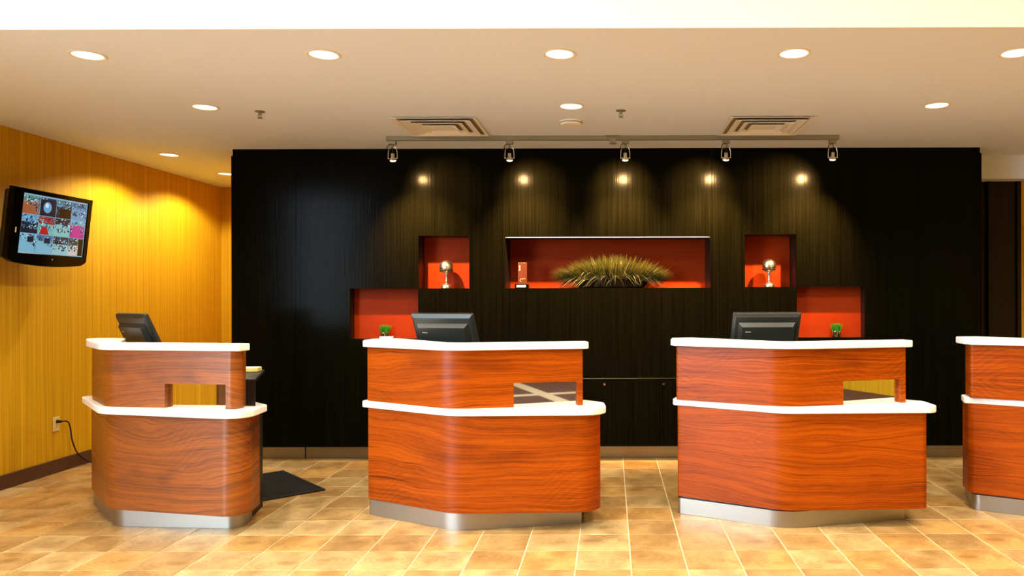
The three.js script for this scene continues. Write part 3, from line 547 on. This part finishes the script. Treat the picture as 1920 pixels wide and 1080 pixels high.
{
  const y0 = YP(540) + 0.001, x = XP(1147, 6.94), t = thing('grass_planter', 'long bushy arrangement of olive grass in a dark oval planter', 'plant', [x, y0, -6.945]);
  const pot = lathe([[0, 0], [0.27, 0], [0.30, 0.015], [0.345, 0.07], [0.352, 0.082], [0.346, 0.086], [0.335, 0.08], [0.32, 0.07], [0, 0.07]], 56); pot.scale(1, 1, 0.33);
  mesh('planter', pot, M.planter, t);
  const sets = [['#6e6414', []], ['#444a10', []], ['#1a1e0a', []], ['#a39470', []]];
  for (let i = 0; i < 6200; i++) {
    const a = rnd() * Math.PI * 2, r = Math.sqrt(rnd()), ex = Math.cos(a) * r, ez = Math.sin(a) * r;
    const dark = rnd() < 0.4, pale = !dark && rnd() < 0.05;
    const dir = [ex * 1.15 + rr(-0.34, 0.34), 1.0 - 0.62 * r * Math.abs(ex) + rr(-0.2, 0.1), ez * 0.45 + rr(-0.15, 0.15)];
    let len = rr(0.19, 0.285) * (1 - 0.08 * r); if (dark) len *= 0.7;
    const k = dark ? 2 : pale ? 3 : rnd() < 0.6 ? 0 : 1;
    sets[k][1].push(blade(ex * 0.37, 0.064, ez * 0.1, ...dir, len, rr(0.005, 0.010), rr(0.0, 0.22), 4, 0.172));
  }
  for (let i = 0; i < 460; i++) {                                  // drooping fringe over the rim
    const a = rnd() * Math.PI * 2, ex = Math.cos(a), ez = Math.sin(a), k = rnd();
    sets[k < 0.16 ? 3 : k < 0.4 ? 1 : 2][1].push(blade(ex * 0.335, rr(0.07, 0.12), ez * 0.108, ex + rr(-0.5, 0.5), rr(0.1, 0.5), ez * 0.4 + rr(0, 0.1), rr(0.13, 0.22), rr(0.004, 0.008), rr(0.6, 1.1), 6, 0.172));
  }
  for (const [c, l] of sets) mesh('grass', l, S({ color: c, roughness: 0.6, side: THREE.DoubleSide }), t).userData.kind = 'stuff';
}
{
  const y0 = YP(540) + 0.0005, t = thing('award_plaque', 'slim copper coloured award plaque on a black base with a white label', 'award', [XP(979, 6.85), y0, -6.86]);
  mesh('base', rbox(0.125, 0.036, 0.07, 0.003, [0, 0.0185, 0]), M.tvGloss, t);
  mesh('label', box(0.082, 0.021, 0.002, [-0.005, 0.0185, 0.036]), M.paper, t);
  mesh('slab', rbox(0.082, 0.195, 0.018, 0.004, [0.004, 0.134, 0]), M.plaque, t);
  mesh('lettering', xf(new THREE.PlaneGeometry(0.085, 0.024), { p: [-0.021, 0.182, 0.0096], r: [0, 0, Math.PI / 2] }), print(lettering('SILVER', 1, 1, '#f0d8c0')), t);
  mesh('emblem', [xf(new THREE.TorusGeometry(0.014, 0.0018, 6, 20, 3.6), { p: [-0.004, 0.072, 0.0095], r: [0, 0, 1] }), xf(new THREE.TorusGeometry(0.011, 0.0018, 6, 20, 3.2), { p: [0.018, 0.078, 0.0095], r: [0, 0, 0.2] })], S({ color: 0xe8b070, roughness: 0.4 }), t);
}
function grassPot(x, y, label) {
  const t = thing('grass_pot', label, 'plant', [x, y, WZ - 0.062], 0, 'small pots of grass');
  mesh('pot', lathe([[0, 0], [0.026, 0], [0.034, 0.02], [0.041, 0.043], [0.0425, 0.053], [0.040, 0.053], [0.037, 0.047], [0, 0.046]]), M.chrome, t);
  const sets = [['#3fa01c', []], ['#1f6a14', []]];
  for (let i = 0; i < 420; i++) { const a = rnd() * 6.283, r = Math.sqrt(rnd()); sets[i % 2][1].push(blade(Math.cos(a) * r * 0.035, 0.046, Math.sin(a) * r * 0.035, Math.cos(a) * r * 0.34 + rr(-0.06, 0.06), 1, Math.sin(a) * r * 0.3 + rr(-0.06, 0.06), rr(0.066, 0.085), 0.004, rr(0, 0.08), 3)); }
  for (const [c, l] of sets) mesh('grass', l, S({ color: c, roughness: 0.55, side: THREE.DoubleSide }), t).userData.kind = 'stuff';
}
grassPot(XP(722, 6.83), YP(634.5) + 0.0005, 'small chrome pot of short green grass in the lower red niche behind the white box');
grassPot(XP(1568, 6.83), YP(634) + 0.0005, 'small chrome pot of short green grass in the lower red niche at the right');
{
  const t = thing('strip_light', 'thin white light strip along the top of the wide niche', 'light', [XP(1139.5), YP(444.5), WZ - 0.012]);
  mesh('tube', xf(new THREE.CapsuleGeometry(0.004, XP(1328) - XP(951), 4, 12), { r: [0, 0, Math.PI / 2] }), S({ color: 0xffffff, roughness: 0.4, emissive: 0xffffff, emissiveIntensity: 1.0 }), t);
  for (const s of [-1, 1]) mesh('end_clip', box(0.012, 0.016, 0.016, [s * 0.902, 0, 0]), M.nickel, t);
}

// ------------------------------------------------------------------ ceiling fittings
const rows = [[4.146, [[-2.84, 'front row, leftmost'], [-1.557, 'front row, second from the left'], [-0.275, 'front row, third from the left'], [1.0, 'front row, fourth from the left'], [2.21, 'front row, cut by the right edge'], [3.49, 'front row, outside the picture at the right']]], [5.278, [[-2.805, 'second row, left of the sprinkler'], [-0.27, 'second row, just above the round smoke detector'], [2.26, 'second row, at the right'], [4.79, 'second row, outside the picture at the right']]], [7.02, [[-4.06, 'near the gold wall, before the dark wall']]], [8.1, [[-4.08, 'half hidden behind the dark wall edge']]]];
let dl = null;
for (const [z, list] of rows) for (const [x, where] of list) {
  let t;
  if (!dl) {
    t = dl = thing('ceiling_light', '', 'light');
    mesh('trim_ring', lathe([[0.074, 0.004], [0.075, -0.002], [0.084, -0.005], [0.093, -0.003], [0.0945, 0.0]], 48), M.trim, t);
    mesh('lens', lathe([[0, -0.0035], [0.05, -0.003], [0.0745, -0.0012]], 40), M.lens, t);
  } else { t = dl.clone(); t.name = numbered('ceiling_light'); scene.add(t); }
  t.position.set(x, CEIL - 0.0005, -z);
  tag(t, 'round recessed downlight in the ceiling, ' + where, 'light', 'recessed ceiling downlights');
}
for (const [z, list] of rows) for (const [x] of list) {
  const l = new THREE.SpotLight(WARM, DOWNLIGHT * (z > 6 ? 1.0 : 1), 0, 1.29, z > 6 ? 0.2 : 0.4, 2); l.name = 'downlight_beam'; l.position.set(x, CEIL - 0.02, -z); l.target.position.set(x, 0, -z);
  l.castShadow = true; l.shadow.radius = 3; scene.add(l, l.target); l.target.name = 'downlight_aim';
}
for (const z of [1.2, -1.4]) for (const x of [-0.6, 1.8, 4.2]) {                // high lobby ceiling in front of the fascia
  const t = dl.clone(); t.name = numbered('ceiling_light'); scene.add(t); t.scale.setScalar(1.4); t.position.set(x, 4.8995, z);
  tag(t, 'large downlight in the high lobby ceiling, ' + (z > 0 ? 'row behind the viewer, ' : 'row next to the fascia, ') + ['leftmost', 'in the middle', 'rightmost'][[-0.6, 1.8, 4.2].indexOf(x)], 'light', 'recessed downlights of the high lobby ceiling');
  const l = new THREE.SpotLight(LOBBY_TONE, LOBBY_LIGHT, 0, 1.3, 0.4, 2); l.name = 'lobby_beam'; l.position.set(x, 4.87, z); l.target.position.set(x, 0, z); l.target.name = 'lobby_aim'; l.castShadow = true; l.shadow.radius = 5; scene.add(l, l.target);
}
function diffuser(x, z, label) {
  const t = thing('air_vent', label, 'vent', [x, CEIL, -z], 0, 'square ceiling air vents');
  const ring = (o, i, y0, y1) => { const sh = new THREE.Shape([[-1, -1], [1, -1], [1, 1], [-1, 1]].map((q) => new THREE.Vector2(q[0] * o, q[1] * o))); const g = [], k = [[-1, -1], [1, -1], [1, 1], [-1, 1]], pos = []; for (let n = 0; n < 4; n++) { const a = k[n], b = k[(n + 1) % 4], A = [a[0] * o, y0, a[1] * o], B = [b[0] * o, y0, b[1] * o], C = [b[0] * i, y1, b[1] * i], D = [a[0] * i, y1, a[1] * i]; pos.push(...A, ...B, ...C, ...A, ...C, ...D); const e = 0.004, A2 = [A[0], A[1] + e, A[2]], B2 = [B[0], B[1] + e, B[2]], C2 = [C[0], C[1] + e, C[2]], D2 = [D[0], D[1] + e, D[2]]; pos.push(...A2, ...C2, ...B2, ...A2, ...D2, ...C2, ...A, ...B2, ...B, ...A, ...A2, ...B2, ...D, ...C, ...C2, ...D, ...C2, ...D2); } const q = new THREE.BufferGeometry(); q.setAttribute('position', new THREE.Float32BufferAttribute(pos, 3)); q.setAttribute('uv', new THREE.Float32BufferAttribute(new Float32Array(pos.length / 3 * 2), 2)); q.computeVertexNormals(); return q; };
  mesh('frame', [ring(0.312, 0.285, -0.012, -0.006)], M.vent, t);
  mesh('throat', span(-0.285, 0.285, -0.002, -0.001, -0.285, 0.285), M.ventDark, t);
  mesh('cone', ring(0.262, 0.205, -0.022, -0.004), M.vent, t);
  mesh('cone', ring(0.19, 0.14, -0.026, -0.004), M.vent, t);
  mesh('centre_plate', [ring(0.125, 0.085, -0.028, -0.012), span(-0.09, 0.09, -0.014, -0.01, -0.09, 0.09)], M.vent, t);
}
diffuser(-1.295, 5.88, 'square louvred air vent in the ceiling above the left end of the track');
diffuser(1.19, 5.88, 'square louvred air vent in the ceiling above the right part of the track');
for (const [x, z, label] of [[-2.48, 5.4, 'fire sprinkler head hanging between two downlights at the left'], [0.0755, 5.4, 'fire sprinkler head right of the smoke detector']]) {
  const t = thing('sprinkler', label, 'sprinkler', [x, CEIL, -z], 0, 'ceiling sprinkler heads');
  mesh('escutcheon', lathe([[0, -0.004], [0.012, -0.006], [0.034, -0.004], [0.036, 0]]), M.trackPaint, t);
  mesh('frame', [cyl(0.009, 0.011, 0.02, [0, -0.014, 0]), tube([[-0.008, -0.02, 0], [-0.014, -0.032, 0], [-0.003, -0.046, 0]], 0.0025, 10, 6), tube([[0.008, -0.02, 0], [0.014, -0.032, 0], [0.003, -0.046, 0]], 0.0025, 10, 6), cyl(0.003, 0.003, 0.025, [0, -0.034, 0])], M.nickel, t);
  mesh('deflector', lathe([[0, -0.046], [0.017, -0.047], [0.018, -0.049], [0, -0.05]], 16), M.nickel, t);
}
{
  const t = thing('smoke_detector', 'round pale smoke detector on the ceiling below the middle downlight', 'detector', [-0.293, CEIL, -5.74]);
  mesh('base', lathe([[0, -0.010], [0.088, -0.010], [0.09, -0.004], [0.09, 0]], 48), M.trim, t);
  mesh('cover', lathe([[0, -0.03], [0.06, -0.029], [0.08, -0.022], [0.084, -0.0102], [0, -0.0102]], 48), M.vent, t);
}
{
  const Z = -6.246, x0 = -1.826, x1 = 1.865, t = thing('lighting_track', 'long slim lighting track on the ceiling before the dark wall', 'track', [(x0 + x1) / 2, CEIL, Z]);
  const W = x1 - x0;
  mesh('rail', [span(-W / 2, W / 2, -0.036, -0.001, -0.017, -0.005), span(-W / 2, W / 2, -0.036, -0.001, 0.005, 0.017), span(-W / 2, W / 2, -0.012, -0.001, -0.005, 0.005)], M.trackPaint, t);
  for (const s of [-1, 1]) mesh('end_cap', rbox(0.012, 0.04, 0.038, 0.003, [s * W / 2, -0.0195, 0]), M.trackPaint, t);
  const fx = (1150 - 1145) * 6.246 / 1430 - (x0 + x1) / 2;
  mesh('power_feed', [rbox(0.055, 0.05, 0.05, 0.004, [fx, -0.04, 0]), box(0.12, 0.006, 0.06, [fx, -0.004, 0])], M.trackPaint, t);
  const names = ['first from the left on the track', 'second from the left on the track', 'in the middle of the track, right of its feed box', 'fourth from the left on the track', 'at the right end of the track'];
  let proto = null;
  [737, 956, 1173, 1362, 1562].forEach((px, i) => {
    const x = (px - 1145) * 6.246 / 1430; let l;
    if (!proto) {
      l = proto = thing('track_spotlight', '', 'spotlight');
      mesh('adapter', [rbox(0.05, 0.026, 0.03, 0.004, [0, -0.0505, 0]), cyl(0.008, 0.008, 0.02, [0, -0.07, 0])], M.trackPaint, l);
      mesh('wire_loop', tube([[0.006, -0.062, 0.01], [-0.022, -0.068, 0.016], [-0.034, -0.088, 0.018], [-0.016, -0.102, 0.018], [0.004, -0.088, 0.016], [0, -0.112, 0.004], [0, -0.126, 0]], 0.0028, 40, 6), M.rubber, l);
      mesh('yoke', [tube([[0, -0.072, 0], [0.022, -0.088, 0], [0.03, -0.12, 0], [0.031, -0.158, 0]], 0.0032, 20, 8), tube([[0, -0.072, 0], [-0.022, -0.088, 0], [-0.03, -0.12, 0], [-0.031, -0.158, 0]], 0.0032, 20, 8), cyl(0.004, 0.004, 0.012, [0.028, -0.158, 0], [0, 0, Math.PI / 2]), cyl(0.004, 0.004, 0.012, [-0.028, -0.158, 0], [0, 0, Math.PI / 2])], M.chrome, l);
      const tip = new THREE.Matrix4().makeTranslation(0, -0.145, 0).multiply(new THREE.Matrix4().makeRotationX(0.25));
      mesh('socket', lathe([[0, 0.022], [0.011, 0.022], [0.012, -0.004], [0.022, -0.016], [0.0245, -0.024], [0.022, -0.024], [0.012, -0.008], [0, -0.006]], 28).applyMatrix4(tip), M.chrome, l);
      mesh('bulb', lathe([[0, -0.006], [0.008, -0.008], [0.02, -0.02], [0.0215, -0.026], [0.017, -0.033], [0, -0.036]], 28).applyMatrix4(tip), M.bulb, l);
    } else { l = proto.clone(); l.name = numbered('track_spotlight'); scene.add(l); }
    l.position.set(x, CEIL + 0.0072, Z); l.scale.setScalar(1.2); tag(l, 'small chrome spotlight ' + names[i], 'spotlight', 'spotlights on the ceiling track');
    const p = V3(x, CEIL - 0.195, Z - 0.006), s = new THREE.SpotLight(HALOGEN, TRACK_SPOT, 0, 0.68, 1, 2); s.name = 'track_beam'; s.position.copy(p).add(V3(0, -0.02, 0)); s.target.position.set(x - 0.12 * Math.sign(x) * (Math.abs(x) > 0.5 ? 1 : 0), 1.8, WZ - 0.05); s.target.name = 'track_aim';
    s.castShadow = true; s.shadow.radius = 1; scene.add(s, s.target);
    const b = new THREE.SpotLight(HALOGEN, TRACK_SPILL * [0.5, 0.8, 1, 1, 1.15][i], 0, 0.62, 1, 2); b.name = 'track_spill'; b.position.copy(p).add(V3(0, 0, -0.02)); b.target.position.set(x * 0.86, 2.4, WZ); b.target.name = 'spill_aim'; b.castShadow = true; b.shadow.radius = 1; scene.add(b, b.target);
  });
}

scene.traverse((o) => { delete o.userData.__n; });
renderer.render(scene, camera);
